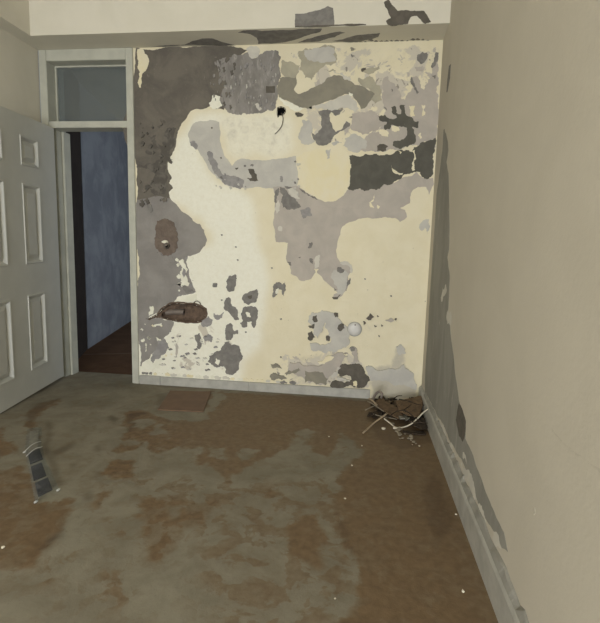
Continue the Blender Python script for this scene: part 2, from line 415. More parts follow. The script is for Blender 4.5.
for sc_, sd, lo_, c_ in ((4.5, 3.0, 0.96, (202, 195, 180)), (8.0, 11.0, 1.02, (184, 177, 167)), (15.0, 23.0, 1.06, (146, 140, 130))):
    vm = N(nt, 'ShaderNodeVectorMath', operation='ADD'); nt.links.new(p, vm.inputs[0]); vm.inputs[1].default_value = (sd, 0, sd*0.7)
    k = math_(nt, 'ADD', mo, noise(nt, sc_, 6, 0.62, vm.outputs[0], 0.7))
    col = mix(nt, ramp(nt, k, lo_+0.10, lo_+0.14), col, lin(c_))
nt.links.new(col, b.inputs['Base Color']); b.inputs['Roughness'].default_value = 0.85; b.inputs['Specular IOR Level'].default_value = 0.25
bump(nt, b, math_(nt, 'ADD', n2, math_(nt, 'MULTIPLY', n1, 0.6)), 0.3, 0.008)
M['wall'] = m
XJ = -2.218
wb = grid_mesh('wall_back', XJ, XR, 0.0, HB, 0.01, lambda U, V: np.stack([U, 0*U, V], -1), wall_attrs, M['wall'],
               drop=lambda u, v: inside(u, v, cav_uv) | inside(u, v, hole_uv))
tag(wb, 'back wall of flaking cream paint over bare grey plaster', 'wall', kind='structure')
# back face, reveal and the strip left of the frame
bm = bmesh.new()
bbox(bm, XJ, XR, 0.12, 0.2, 0, HB); bbox(bm, XL, XR, 0.02, 0.2, HB, ZC); bbox(bm, XL-0.1, -2.958, 0.0, 0.2, 0, HB)
from_bm('wall_core', bm, M['corridor'], wb)
def lining(name, uv, depth, mat):
    n = len(uv); fr = ragged(uv, 0.05, 0.02, random.Random(5)); n = len(fr)
    bm = bmesh.new()
    cx = sum(q[0] for q in fr)/n; cz = sum(q[1] for q in fr)/n
    a = [bm.verts.new((cx+(q[0]-cx)*1.07, -0.0005, cz+(q[1]-cz)*1.16)) for q in fr]
    m2 = [bm.verts.new((cx+(q[0]-cx)*0.9, depth*0.6, cz+(q[1]-cz)*0.85)) for q in fr]
    c = [bm.verts.new((cx+(q[0]-cx)*0.75, depth*RNG.uniform(0.85, 1.1), cz+(q[1]-cz)*0.6)) for q in fr]
    o = [bm.verts.new((cx+(q[0]-cx)*1.0, -0.0045, cz+(q[1]-cz)*1.0)) for q in fr]
    for i in range(n):
        j = (i+1) % n
        for s, t in ((o, a), (o, m2), (m2, c)): bm.faces.new((s[i], s[j], t[j], t[i]))
    f = bm.faces.new(c); bmesh.ops.triangulate(bm, faces=[f])
    return from_bm(name, bm, mat, wb)
tag(lining('wall_cavity', cav_uv, 0.035, M['cavity']), 'brown chiselled cavity in the grey plaster')
tag(lining('cable_hole', hole_uv, 0.09, M['black']), 'dark round cable hole')

def W(name, poly, mat, **kw): return patch(name, wb, poly, 'back', M[mat], **kw)
# large layers first
W('undercoat_patch', [(136,48),(165,47.3),(200,46.6),(228,46),(240,47.5),(248,50),(236,60),(224,80),(226,100),(224,110),(216,109),(210,106),(198,109),(190,112),(185,120),(180,127),(177,135),(176,145),(172,155),(168,162),(168,170),(172,178),(169,183),(173,188),(169,192),(170,198),(174,206),(150,210),(137,206)], 'brown_grey', amp=0.10)
W('render_patch', [(137,200),(148,198),(160,196),(170,198),(175,203),(180,209),(188,215),(193,221),(200,224),(204,230),(207,240),(205,246),(200,252),(193,255),(188,257),(186,262),(189,270),(191,280),(196,292),(185,295),(177,297),(174,302),(170,303),(163,307),(158,313),(149,317.5),(149,319),(160,318),(168,320),(174,322),(172,328),(169,334),(163,340),(158,346),(158,352),(150,362),(143,366),(140,366),(138.6,340),(138,300),(137.5,250)], 'mid_grey', amp=0.10)
W('rubbed_patch', [(222,58),(234,54),(248,52),(252,58),(262,54),(270,51),(278,51),(281,57),(280,68),(279,80),(278,92),(276,104),(273,111),(262,113),(250,114),(238,115),(230,113),(224,108),(222,100),(225,88),(220,75)], 'rubbed_grey')
W('skim_patch', [(193,124),(200,121),(210,120),(219,122),(220,130),(221,145),(224,155),(228,160),(232,166),(235,162),(240,159),(255,160),(270,160),(285,158),(296,156),(296,165),(298,178),(297,186),(285,188),(270,188),(255,187),(240,188),(230,187),(222,182),(215,175),(208,168),(204,160),(198,150),(190,143),(188,135)], 'light_grey', amp=0.08)
W('skim_patch', [(383,80),(388,76),(395,84),(400,92),(401,99),(405,100),(410,92),(411,78),(416,76),(421,88),(424,90),(428,80),(432,70),(435,60),(438,55),(437.5,75),(438,100),(437,125),(436,138),(425,141),(415,145),(400,150),(385,152),(375,152),(365,152),(360,146),(365,138),(372,132),(380,130),(383,118),(384,105),(382,95)], 'lilac')
W('skim_patch', [(273,187),(285,187),(298,186),(300,188),(305,192),(312,196),(318,199),(325,201),(335,201),(343,196),(347,190),(352,188),(360,189),(372,188),(383,184),(394,183),(400,179),(412,176),(417,172),(420,176),(423,178),(433,178),(434,184),(431,190),(429,195),(426,187),(418,187),(413,190),(410,197),(410,203),(400,208),(405,210),(407,217),(400,222),(395,218),(385,217),(370,218),(358,219),(350,222),(343,226),(341,229),(338,240),(336,250),(337,257),(340,262),(346,262),(350,266),(351,272),(348,276),(349,283),(346,290),(342,296),(337,299),(333,298),(334,294),(338,293),(333,288),(328,284),(322,277),(316,272),(311,279),(304,281),(299,280),(296,276),(291,274),(290,266),(287,262),(287,250),(288,243),(284,242),(276,242),(275,232),(273,222),(275,210),(276,200)], 'lilac', amp=0.08)
W('undercoat_patch', [(280,78),(288,77),(296,77),(297,83),(294,90),(298,94),(304,92),(312,88),(322,84),(327,78),(334,75),(342,76),(348,80),(355,85),(362,86),(368,90),(375,93),(374,97),(370,101),(366,107),(361,109),(358,103),(352,95),(345,94),(338,97),(330,100),(322,103),(314,105),(308,109),(300,108),(293,104),(285,100),(279,97),(277,88)], 'olive', amp=0.1)
W('undercoat_patch', [(282,60),(292,62),(300,65),(299,72),(296,77),(287,77),(281,72)], 'pale_olive')
W('skim_patch', [(298,52),(305,48),(320,47),(335,47),(337,55),(336,63),(325,65),(318,72),(312,80),(305,78),(300,70),(301,60)], 'pale_olive')
W('skim_patch', [(304,50),(318,47.5),(334,48),(336,60),(322,63),(308,60)], 'light_grey')
W('undercoat_patch', [(349,156),(356,156),(365,154),(372,155),(378,155),(385,155),(395,152),(400,150),(408,150),(412,152),(414,147),(420,143),(430,140),(436,138),(435,150),(434,162),(433,172),(428,179),(422,177),(420,172),(414,172),(408,174),(402,177),(396,181),(390,185),(384,184),(380,189),(372,189),(362,190),(350,190),(347,188),(350,180)], 'charcoal')
W('paint_patch', [(297,158),(305,152),(320,148),(335,146),(347,152),(350,160),(350,175),(348,187),(343,195),(336,201),(325,202),(318,199),(310,193),(302,187),(299,178),(297,168)], 'cream', amp=0.05)
# upper left details
W('undercoat_patch', [(168,128),(176,128),(175,145),(170,155),(166,165),(168,178),(165,195),(155,195),(150,185),(155,175),(145,168),(137,168),(137,164),(150,163),(160,160),(163,145)], 'dark_undercoat')
W('undercoat_patch', [(148,136),(156,135),(155,140),(160,145),(167,146),(167,152),(160,149),(154,150),(151,155),(145,152),(149,146),(153,143)], 'dark_undercoat')
W('paint_patch', [(209,103),(213,95),(218,96),(223,102),(222,106),(210,107)], 'white')
W('paint_patch', [(137.5,49),(143,49),(145,54),(149,60),(148,66),(144,72),(142,75),(141.5,80),(140.5,88),(139,87),(139,78),(140,72),(138,65),(137.5,57)], 'cream')
W('paint_patch', [(246,49),(257,46),(260,51),(258,57),(253,59),(249,56)], 'pale_grey')
W('undercoat_patch', [(266,86),(275,86),(275,93),(266,93)], 'dark_spot', amp=0.05)
W('paint_patch', [(255,104),(258,103),(262,109),(259,111)], 'pale_grey')
for x, y, s in ((164,122,1.6),(159,127,1.3),(143,128,1.2),(212,128,1),(221,158,1.2)):
    W('chip', [(x-s,y-s*.6),(x+s*.4,y-s),(x+s,y+s*.3),(x-s*.2,y+s)], 'dark_spot')
# streaks on the pale skim
W('streak_patch', [(207,152),(212,152),(216,160),(218,168),(222,174),(230,176),(240,178),(244,180),(243,187),(237,188),(230,186),(222,181),(216,174),(212,167),(208,160)], 'violet')
W('streak_patch', [(190,142),(195,141),(198,146),(196,150),(191,146)], 'violet')
W('chip', [(248,169),(254,169),(257,175),(257,179),(259,181),(250,181),(247,178),(252,177),(249,172)], 'dark_spot')
W('chip', [(235,168),(239,166.5),(238,169),(236,170)], 'dark_spot'); W('chip', [(251,164),(254,165),(253,167),(250,166)], 'spot'); W('chip', [(244,165),(246,165),(246,167),(244,167)], 'spot')
W('streak_patch', [(280,176),(282.5,176),(282.5,182),(280.5,182)], 'violet')
W('chip', [(280,187),(285,188),(288,193),(292,197),(298,202),(301,206),(296,209),(290,210),(285,207),(283,208),(281,202),(283,196),(280,192)], 'spot')
W('chip', [(276,190),(279,188),(277,196),(277,203),(274.5,202),(275,195)], 'spot'); W('chip', [(284,186),(292,187),(288,189)], 'spot')
W('paint_patch', [(288,189),(293,188),(298,193),(300,199),(294,197),(290,194)], 'pale_grey'); W('paint_patch', [(276,204),(279,200),(280,206),(277,214)], 'pale_grey')
W('skim_patch', [(300,210),(310,208),(312,216),(303,219)], 'violet')
W('chip', [(298,185),(302,190),(310,196),(318,199.5),(312,197.5),(302,192)], 'spot')
# centre lower skim
W('skim_patch', [(334,270),(342,268),(349,274),(348,283),(345,290),(341,295),(337,294),(334,284),(331,278)], 'light_grey')
W('chip', [(309,243),(312,242),(311,248),(308,248)], 'spot'); W('chip', [(310,258),(313,259),(313,264),(311,263)], 'spot'); W('chip', [(298,257),(301,257),(300,258.5)], 'spot')
W('chip', [(287,262),(291,262),(291,266),(289,265)], 'spot'); W('chip', [(337,268),(341,267),(345,270),(342,273),(338,272)], 'spot'); W('chip', [(332,297),(337,297),(341,294),(338,299),(333,299)], 'dark_spot')
W('chip', [(347,284),(350,278),(350,284),(346,291)], 'spot'); W('chip', [(334,287),(337,290),(335,291)], 'spot')
W('paint_patch', [(316,256),(320,255),(319,267),(316,269)], 'pale_grey'); W('paint_patch', [(314,269),(319,269),(317,273)], 'cream'); W('paint_patch', [(372,200),(375,194),(374,200),(370,204)], 'cream'); W('paint_patch', [(369,202),(373,206),(374,208),(370,207)], 'cream'); W('paint_patch', [(377,205),(380,207),(378,209)], 'cream')
W('paint_patch', [(278,227),(281,226),(282,231),(279,231)], 'pale_grey')
W('paint_ridge', [(340,263),(343,261.5),(349,263),(352,267),(352,273),(350.6,273),(350.5,268),(347,265),(342,264.5)], 'pale_grey', thick=0.006)
# below the olive patch
W('skim_patch', [(302,120),(309,120),(313,128),(311,134),(315,142),(311,144),(301,143),(300,132)], 'light_grey')
W('undercoat_patch', [(318,112),(325,110),(342,110),(340,114),(336,116),(331,112),(330,118),(332,125),(336,132),(342,129),(346,121),(350,123),(350,126),(345,129),(338,133),(333,137),(331,142),(325,145),(317,144),(313,139),(311,132),(315,135),(318,133),(321,124),(321,116)], 'spot')
W('chip', [(295,113),(299,112),(304,114),(301,117),(297,117)], 'dark_spot'); W('chip', [(309,107),(312,106.5),(312,109),(310,109)], 'black')
W('paint_patch', [(279,98),(285,101),(295,105),(304,109),(300,111),(290,109),(285,105.5)], 'white')
W('paint_patch', [(314,106),(322,104),(330,101),(338,98),(345,95),(351,96),(357,103),(359,109),(355,112),(350,109),(340,108),(328,109),(318,109)], 'pale_grey')
W('skim_patch', [(345,138),(352,134),(360,136),(367,142),(366,149),(357,153),(348,150),(343,146)], 'light_grey'); W('skim_patch', [(352,114),(362,112),(375,112),(382,120),(378,130),(368,134),(358,132),(350,128),(352,120)], 'lilac')
W('skim_patch', [(326,150),(331,149),(330,158),(327,159)], 'light_grey'); W('skim_patch', [(331,143),(338,141),(342,143),(334,146)], 'light_grey'); W('skim_patch', [(358,78),(370,76),(376,84),(382,90),(382,100),(375,104),(371,100),(376,94),(368,88),(360,84)], 'pale_olive')
W('chip', [(324,70),(333,69),(336,71),(330,72)], 'pale_olive'); W('paint_patch', [(333,71),(342,73),(351,79),(350,81),(342,75.5)], 'pale_grey'); W('paint_patch', [(349,92),(353,94),(352,96),(349,95)], 'white')
W('chip', [(361,69),(366,68),(367,71),(362,72)], 'dark_spot'); W('chip', [(351,54),(355,56),(352,58)], 'spot'); W('chip', [(350,48),(356,49),(351,51)], 'olive')
W('skim_patch', [(363,72),(370,68),(379,66),(378,70),(370,74)], 'pale_olive')
# upper right
W('chip', [(391,107),(395,106),(396,113),(401,114),(399.5,106),(402,105),(405,105),(405,112),(410,117),(414,121),(419,122),(418,128),(412,127),(414,132),(416,139),(414,144),(408,147),(400,149),(393,146),(393,142),(401,140),(405,138),(407,128),(400,126),(391,125),(390,129),(385,131),(384,126),(387,122),(379,119),(378,116),(385,115),(390,119),(397,117)], 'charcoal')
W('chip', [(377,146),(380,144),(388,146),(386,151),(377,151)], 'dark_spot'); W('chip', [(384,107),(387,109),(386,111)], 'spot')
for pl in ([(409,106),(415,106),(415,116),(411,117)], [(421,105),(425,105),(425,115),(422,116)], [(378,131),(384,130),(389,133),(388,137),(382,136)], [(391,127),(399,128),(399,131),(392,131)], [(418,135),(421,133),(422,138),(420,139)], [(391,166),(395,170),(403,173),(402,175),(396,174)], [(412,151),(415,150),(416,158),(415,170),(412,171),(413.5,160)], [(397,150),(402,152),(400,154)]):
    W('paint_patch', pl, 'cream')
W('chip', [(417,55),(422,52),(427,53),(426,60),(421,64),(417,60)], 'spot'); W('chip', [(436,52),(438.5,53),(436.5,62),(432,69),(431,66),(434,58)], 'spot'); W('chip', [(411,77),(413,80),(419,92),(417,94),(412,85)], 'spot'); W('chip', [(415,67),(423,66),(423,71),(416,71)], 'lilac')
W('chip', [(432,76),(436,75),(435,79)], 'spot'); W('chip', [(391,89),(393,90),(392,92)], 'spot')
W('chip', [(420,224),(424,220),(429,219),(430,226),(427,234),(425,228),(422,231),(419,228)], 'light_grey')
# grey spots on the white area
for pl in ([(229,276),(235,274),(236,283),(234,291),(230,292),(226,287),(227,280)], [(243,296),(249,292),(257,289),(258,296),(256,302),(249,305),(244,303),(242,299)],
  [(226,298),(229,297),(231,301),(232,306),(236,308),(238,312),(239,320),(235,320),(231,315),(228,311),(224,309),(224,303)],
  [(243,308),(250,306),(256,307),(258,314),(256,321),(254,328),(252,326),(252,321),(247,322),(247,327),(242,327),(240,323),(243,320),(241,314)],
  [(274,284),(279,282),(282,285),(285,282),(286,290),(284,296),(282,290),(278,289),(277,295),(273,298),(273,290)], [(213,283),(217,283),(217,287),(213,287)],
  [(226,326),(230,323),(233,326),(234,331),(238,330),(238,334),(233,335),(231,340),(226,340),(225,333)],
  [(225,342),(229,341),(231,345),(239,346),(241,353),(243,356),(240,361),(239,368),(234,374),(226,373),(224,366),(219,367),(213,365),(208,362),(209,356),(215,352),(221,350)],
  [(195,335),(199,333),(201,337),(200,340),(202,344),(200,349),(197,348),(197,342),(195,339)]): W('chip', pl, 'spot')
for pl in ([(203,320),(208,316),(213,320),(211,325),(204,327),(201,324)], [(214,313),(219,315),(224,312),(222,318),(217,320),(214,317)], [(203,337),(208,334),(213,337),(212,342),(205,341)]): W('chip', pl, 'violet')
for pl in ([(246,312),(250,313),(251,317),(247,317)], [(216,358),(220,360),(219,365),(215,363)], [(276,289),(279,288),(279,293),(276,294)]): W('paint_patch', pl, 'white')
W('chip', [(248,296),(252,295),(252,298),(249,299)], 'dark_spot')
# lower left
for pl in ([(150,306),(153,306),(153,314),(149,316)], [(154,325),(162,323),(162,326),(155,327)], [(141,340),(144,338),(145,341),(142,342)], [(145.5,343),(147,344),(147,350),(145,352)], [(156,337),(161,339),(165,343),(160,342)], [(178,262),(183,259),(186,266),(183,272),(188,280),(187,287),(182,284),(180,276),(182,270)], [(188,256),(193,257),(191,262),(188,261)], [(176,299),(186,296),(196,294),(196,301),(186,302)], [(143,362),(150,358),(156,352),(160,350),(165,358),(160,368),(143,369)]): W('paint_patch', pl, 'white')
W('streak_patch', [(157,341),(163,338),(168,344),(167,350),(160,358),(153,363),(151,358),(156,350)], 'violet'); W('chip', [(183,268),(186,271),(185,276),(184,278)], 'violet'); W('chip', [(182,285),(189,288),(195,292),(186,293)], 'spot')
W('cement_patch', [(157,221),(162,219),(168,219),(174,222),(176,231),(178.5,240),(178,248),(174,253),(168,256),(160,252),(155.5,247),(154.5,238),(155.5,228)], 'cement', amp=0.22)
W('cement_patch', [(157,252),(165,256),(172,257),(176,261),(174,263),(166,259),(158,256)], 'mid_grey')
for pl in ([(151,213),(147,206),(149,202),(152,205),(153,211)], ): W('streak_patch', pl, 'spot')
W('crack', [(146,318.6),(152,317.5),(158,315),(163,311),(168,309),(163,313),(158,317),(152,319)], 'cavity')
rg = random.Random(77)
for i in range(46):   # rubbed transition between the dark undercoat and the grey patch
    x = 222+rg.gauss(0, 5); y = rg.uniform(56, 108); s = rg.uniform(0.7, 2.4)
    W('chip', [(x-s*.6,y-s*.8),(x+s*.4,y-s*1.2),(x+s*.8,y+s*.4),(x-s*.2,y+s*1.4)], 'rubbed_grey' if x < 224 else 'brown_grey')
for i in range(44):   # pale scrapes left on the grey patch
    x = rg.uniform(228, 276); y = rg.uniform(60, 110); s = rg.uniform(0.5, 1.5)
    if 262 < x < 279 and 82 < y < 97: continue
    W('scrape', [(x-s*.5,y-s),(x+s*.4,y-s*1.6),(x+s*.6,y+s*.6),(x-s*.1,y+s*1.8)], rg.choice(['violet', 'light_grey', 'violet']))
for i in range(30):   # dark mottling of the undercoat beside the door frame
    x = rg.uniform(139, 172); y = rg.uniform(120, 205); s = rg.uniform(0.8, 3.0)
    W('chip', [(x-s,y-s*.4),(x+s*.2,y-s*.9),(x+s*1.1,y+s*.2),(x-s*.1,y+s)], rg.choice(['dark_undercoat', 'brown_grey', 'dark_undercoat']), amp=0.3)
for i in range(26):   # chipped rim of the pale skim
    x = rg.uniform(290, 300) if i % 2 else rg.uniform(212, 246); y = rg.uniform(158, 210) if i % 2 else rg.uniform(172, 190); s = rg.uniform(0.6, 1.7)
    W('chip', [(x-s,y-s*.5),(x+s*.2,y-s),(x+s,y+s*.3),(x-s*.2,y+s*.9)], rg.choice(['pale_grey', 'light_grey', 'spot', 'violet']))
rg = random.Random(21)
for i in range(22):   # flaking white crust beside the grey render
    x = rg.uniform(177, 192); y = rg.uniform(257, 298); s = rg.uniform(0.8, 2.4)
    W('paint_flake', [(x-s,y-s*.4),(x-s*.1,y-s*1.2),(x+s,y-s*.2),(x+s*.4,y+s*1.1),(x-s*.6,y+s*.7)], rg.choice(['white', 'white', 'pale_grey', 'violet']), thick=0.004)
for i in range(16):   # ragged pale flecks on the lower grey render
    x = rg.uniform(141, 172); y = rg.uniform(320, 366); s = rg.uniform(0.6, 1.8)
    W('paint_flake', [(x-s,y-s*.4),(x-s*.1,y-s*1.0),(x+s,y-s*.2),(x+s*.4,y+s*.8)], rg.choice(['white', 'white', 'cream', 'violet']), thick=0.004)
for i in range(34):
    x = rg.uniform(160, 218); y = rg.uniform(336, 371); s = rg.uniform(0.6, 1.9)
    if x < 170 and y < 350: continue
    W('chip', [(x-s*1.3,y-s*.3),(x+s*.3,y-s*.7),(x+s*1.4,y+s*.2),(x-s*.3,y+s*.6)], rg.choice(['spot', 'violet', 'pale_grey', 'light_grey']))
for x, y in ((222,235),(236,247),(281,319),(281,357),(238,260),(222,300),(272,268),(391,296),(365,279),(379,336),(246,332),(180,336)):
    W('chip', [(x-.9,y-.5),(x+.3,y-.8),(x+.9,y+.3),(x-.1,y+.8)], 'spot')
# around the white cap
W('skim_patch', [(312,312),(322,310),(330,312),(337,316),(342,322),(350,334),(350,342),(346,347),(336,352),(325,353),(312,350),(310,343),(318,343),(330,343),(331,338),(328,330),(325,322),(322,332),(318,338),(314,335),(313,328),(308,322)], 'light_grey')
for pl in ([(313,316),(317,315),(318,321),(314,322)], [(308,326),(315,323),(314,328),(310,328)], [(308,333),(312,331),(315,337),(312,340),(308,339)], [(326,336),(330,336),(330,340),(326,340)], [(338,326),(342,323),(345,328),(341,331),(338,329)], [(334,313),(338,313),(338,317),(335,317)], [(366,318),(370,313),(374,317),(371,320)], [(363,321),(366,323),(364,325)], [(374,325),(377,326),(375,327)], [(381,324.5),(383,325.5),(381.5,326.5)], [(394,319),(396.5,318),(396,321.5)], [(377,315),(379,316),(377.5,317)]): W('chip', pl, 'dark_spot')
W('chip', [(385,320),(390,318),(394,320),(390,322)], 'lilac'); W('chip', [(349,348),(354,346),(357,352),(359,361),(354,362),(352,354)], 'lilac'); W('chip', [(350,347),(354,346.5),(355,350),(351,351)], 'spot')
W('skim_patch', [(290,362),(300,362),(308,366),(318,366),(326,360),(335,354),(342,352),(348,356),(342,362),(336,370),(330,376),(325,384),(310,383),(304,378),(296,374),(288,370)], 'lilac')
for pl in ([(285,373),(292,371),(299,367),(301,370),(295,373),(287,375)], [(305,370),(315,371),(323,372),(328,378),(326,384.5),(316,384),(305,382),(306,375)], [(271,364),(276,363),(282,368),(274,368)], [(271,374),(280,375),(287,378),(282,380),(272,379.5)]): W('chip', pl, 'olive')
W('undercoat_patch', [(340,366),(350,364),(361,365),(364,370),(368,376),(370,380),(366,385),(357,387),(345,386.5),(330,385),(336,380),(352,380),(351,376),(340,376),(337,372)], 'dark_spot')
W('paint_patch', [(318,361),(330,355),(334,356),(328,361),(320,364)], 'cream'); W('paint_patch', [(334,372),(338,366),(341,367),(338,373),(331,378)], 'pale_grey'); W('paint_patch', [(353,381),(357,381),(357,386),(353,385)], 'cream'); W('paint_patch', [(337,377),(350,379),(350,381),(338,380)], 'pale_grey')
W('skim_patch', [(400,344),(405,349),(406,353),(400,355),(397,352),(396,347)], 'light_grey')
W('skim_patch', [(366,366),(375,369),(394,369),(404,364),(410,371),(415,381),(415,390),(400,384),(385,380),(370,380)], 'light_grey')
# crumbling ridge of paint above the skirting
x = 142.0
while x < 290:
    L = rg.uniform(3, 8); y = 372.6+(x-140)*0.0665
    W('paint_flake', [(x,y-rg.uniform(.2,1.2)),(x+L*.5,y-rg.uniform(.6,2.2)+L*.03),(x+L,y-rg.uniform(0,1)+L*.066),(x+L*.9,y+1.2+L*.06),(x+L*.1,y+1.2)], rg.choice(['white', 'cream', 'pale_grey', 'spot', 'white']), thick=0.006)
    x += L+rg.uniform(-0.5, 3)

# ------------------------------------------------------------------ beam, side walls, ceiling
bm = bmesh.new(); bbox(bm, XL, XR, -BD, 0.02, HB, ZC)
bo = tag(from_bm('trim_1', bm, M['beam']), 'cream plaster beam along the top of the back wall', 'beam', kind='structure')
def S(poly, mat, **kw): return patch('undercoat_patch', bo, poly, 'soffit', M[mat], **kw)
def B(poly, mat, **kw): return patch('undercoat_patch', bo, poly, 'beam', M[mat], **kw)
S([(150,47.2),(165,46.5),(185,44.5),(192,41),(202,38.5),(213,38.5),(222,42),(234,45),(242,46)], 'spot', amp=0.05)
S([(238,32.5),(243,30.5),(256,30),(262,31),(290,30),(322,28.5),(320,32),(305,36),(300,38),(285,42),(272,43.5),(258,43.8),(257,38),(250,34)], 'spot', amp=0.05)
S([(298,42.5),(312,38),(322,35),(340,31.5),(345,32.5),(335,37),(320,41)], 'spot', amp=0.08)
S([(332,41),(350,37),(368,34),(380,33),(378,37),(366,40),(350,42.5)], 'spot', amp=0.08)
for i in range(16):
    xx = 350+i*5.2; yy = 42.4-i*0.12+rg.uniform(-1.6, 0.6); s = rg.uniform(1.2, 3)
    S([(xx-s,yy),(xx,yy-s*.6),(xx+s,yy+.2),(xx+s*.2,yy+.8)], rg.choice(['spot', 'spot', 'olive']))
B([(295,14),(310,12),(320,10),(328,6),(333,8),(334,26),(320,26.4),(295,27)], 'spot', amp=0.06)
B([(295,26.2),(340,24.6),(366,24.2),(366,25.2),(340,25.8),(295,27.5)], 'dark_spot', amp=0.03)
B([(384,2),(388,-1),(392,5),(398,11),(412,11),(424,11),(428,17),(431,22),(425,24),(421,20),(417,16),(411,17),(408,24),(400,25),(388,25),(386,21),(391,18),(388,11)], 'dark_spot', amp=0.1)

wr = mesh('wall_right', [(0, YF, 0), (0, 0.2, 0), (0, 0.2, ZC), (0, YF, ZC), (0.15, YF, 0), (0.15, 0.2, 0), (0.15, 0.2, ZC), (0.15, YF, ZC)],
          [(0, 3, 2, 1), (4, 5, 6, 7), (0, 1, 5, 4), (1, 2, 6, 5), (2, 3, 7, 6), (3, 0, 4, 7)], M['wall_plain'])
tag(wr, 'right-hand wall of smooth beige paint with a bare grey strip', 'wall', kind='structure')
def R(name, poly, mat, **kw): return patch(name, wr, poly, 'right', M[mat], **kw)
R('render_patch', [(425,394),(425,380),(429,310),(433,250),(436.5,195),(440,170),(442.5,150),(443.5,130),(444.6,129),(448,142),(448.5,150),(446.5,162),(448.5,173),(449,195),(449.5,220),(449,250),(447.5,257),(450,276),(449,298),(448,312),(450,326),(452,344),(455,372),(459,400),(466,423),(465.5,439),(474,458),(488,497),(504,532),(508,552),(502,548),(484,517),(469,478),(449,439),(437,415)], 'strip_grey', amp=0.05, step=0.02)
R('chip', [(449,66),(451,64),(450,78),(447.5,92),(446.5,92),(447,85)], 'spot', amp=0.05)
R('damp_patch', [(459,403),(462,408),(466,421),(465.5,434),(463,442),(459,436),(456,420)], 'dark_spot', amp=0.05)
for pl in ([(448,310),(451,312),(451,326),(448,324),(446.5,317)], [(443,288),(446,284),(447,290),(442,302),(441,298)], [(440,420),(444,425),(452,443),(458,455),(454,452),(446,438)], [(461,462),(467,470),(475,488),(478,502),(473,495),(466,478)], [(494,531),(499,536),(502,548),(498,546),(493,538)], [(476,505),(484,512),(486,522),(480,517)], [(463,452),(466,456),(467,464),(463,458)]):
    R('paint_patch', pl, 'pale_grey')
for k, (a, c_) in enumerate((((552,429),(575,452)), ((575,452),(602,470)))):
    R('scratch', [a, c_, (c_[0]-1, c_[1]+4.0), (a[0]-0.3, a[1]+2.5)], 'scuff', amp=0.06, thick=0.00006)
R('chip', [(533,510),(535,508),(536,513),(534,515)], 'scuff')

box('wall_left', XL-0.12, XL, YF, 0.0, 0, ZC, M['beam'])
tag(bpy.data.objects['wall_left'], 'left-hand cream wall behind the open door', 'wall', kind='structure')
tag(box('trim_2', XL, -2.85, YF, -BD, HB, ZC, M['beam']), 'cream plaster beam along the top of the left wall', 'beam', kind='structure')
tag(box('ceiling', XL-0.12, 0.15, YF-0.15, 0.2, ZC, ZC+0.1, M['ceiling']), 'plain off-white ceiling slab over the room', 'ceiling', kind='structure')
bm = bmesh.new()
bbox(bm, XL-0.12, WX0, YF-0.15, YF, 0, ZC); bbox(bm, WX1, 0.15, YF-0.15, YF, 0, ZC); bbox(bm, WX0, WX1, YF-0.15, YF, 0, WZ0); bbox(bm, WX0, WX1, YF-0.15, YF, WZ1, ZC)
tag(from_bm('wall_front', bm, M['wall_plain']), 'beige wall with the window that lights the room', 'wall', kind='structure')

# ------------------------------------------------------------------ skirtings
sk = tag(empty('baseboard_back', (XJ, -0.01, 0)), 'low grey painted skirting board under the flaking wall', 'skirting', kind='structure')
prev = XJ+0.012
for nx in (-2.03, -1.31, -0.375):
    bm = bmesh.new(); bbox(bm, prev, nx-0.0015, -0.018, -0.0002, 0.0, 0.071+RNG.uniform(-0.002, 0.001), 0.003)
    from_bm('board', bm, M['skirting'], sk); prev = nx
sr = tag(empty('baseboard_right', (-0.01, -2, 0)), 'grey painted skirting board running along the right wall', 'skirting', kind='structure')
def prism(name, prof, y0, y1, mat, parent):
    n = len(prof); v = [(x, y0, z) for x, z in prof]+[(x, y1, z) for x, z in prof]
    f = [tuple(range(n)), tuple(range(2*n-1, n-1, -1))]+[(i, i+n, (i+1) % n+n, (i+1) % n) for i in range(n)]
    bm = bmesh.new(); vs = [bm.verts.new(q) for q in v]; [bm.faces.new([vs[i] for i in q]) for q in f]
    return from_bm(name, bm, mat, parent)
prof = [(-0.0002, 0), (-0.022, 0), (-0.022, 0.112), (-0.017, 0.124), (-0.008, 0.130), (-0.0002, 0.131)]
for a, c_ in ((-0.03, -1.62), (-1.623, YF+0.01)): prism('board', prof, a, c_, M['skirting'], sr)
# rough filler between skirting and wall
bm = bmesh.new(); y = -0.25; ring = []
while y > -3.3:
    hgt = 0.150+rg.uniform(-0.008, 0.010); d = rg.uniform(0.003, 0.011)
    ring.append([bm.verts.new(q) for q in ((-0.0003, y, 0.129), (-0.014-d*0.3, y, 0.126), (-d, y, hgt-0.006), (-0.0003, y, hgt))]); y -= rg.uniform(0.02, 0.05)
for a, c_ in zip(ring, ring[1:]):
    for i in range(3): bm.faces.new((a[i], a[i+1], c_[i+1], c_[i]))
from_bm('plaster_fillet', bm, M['strip_grey'], sr)

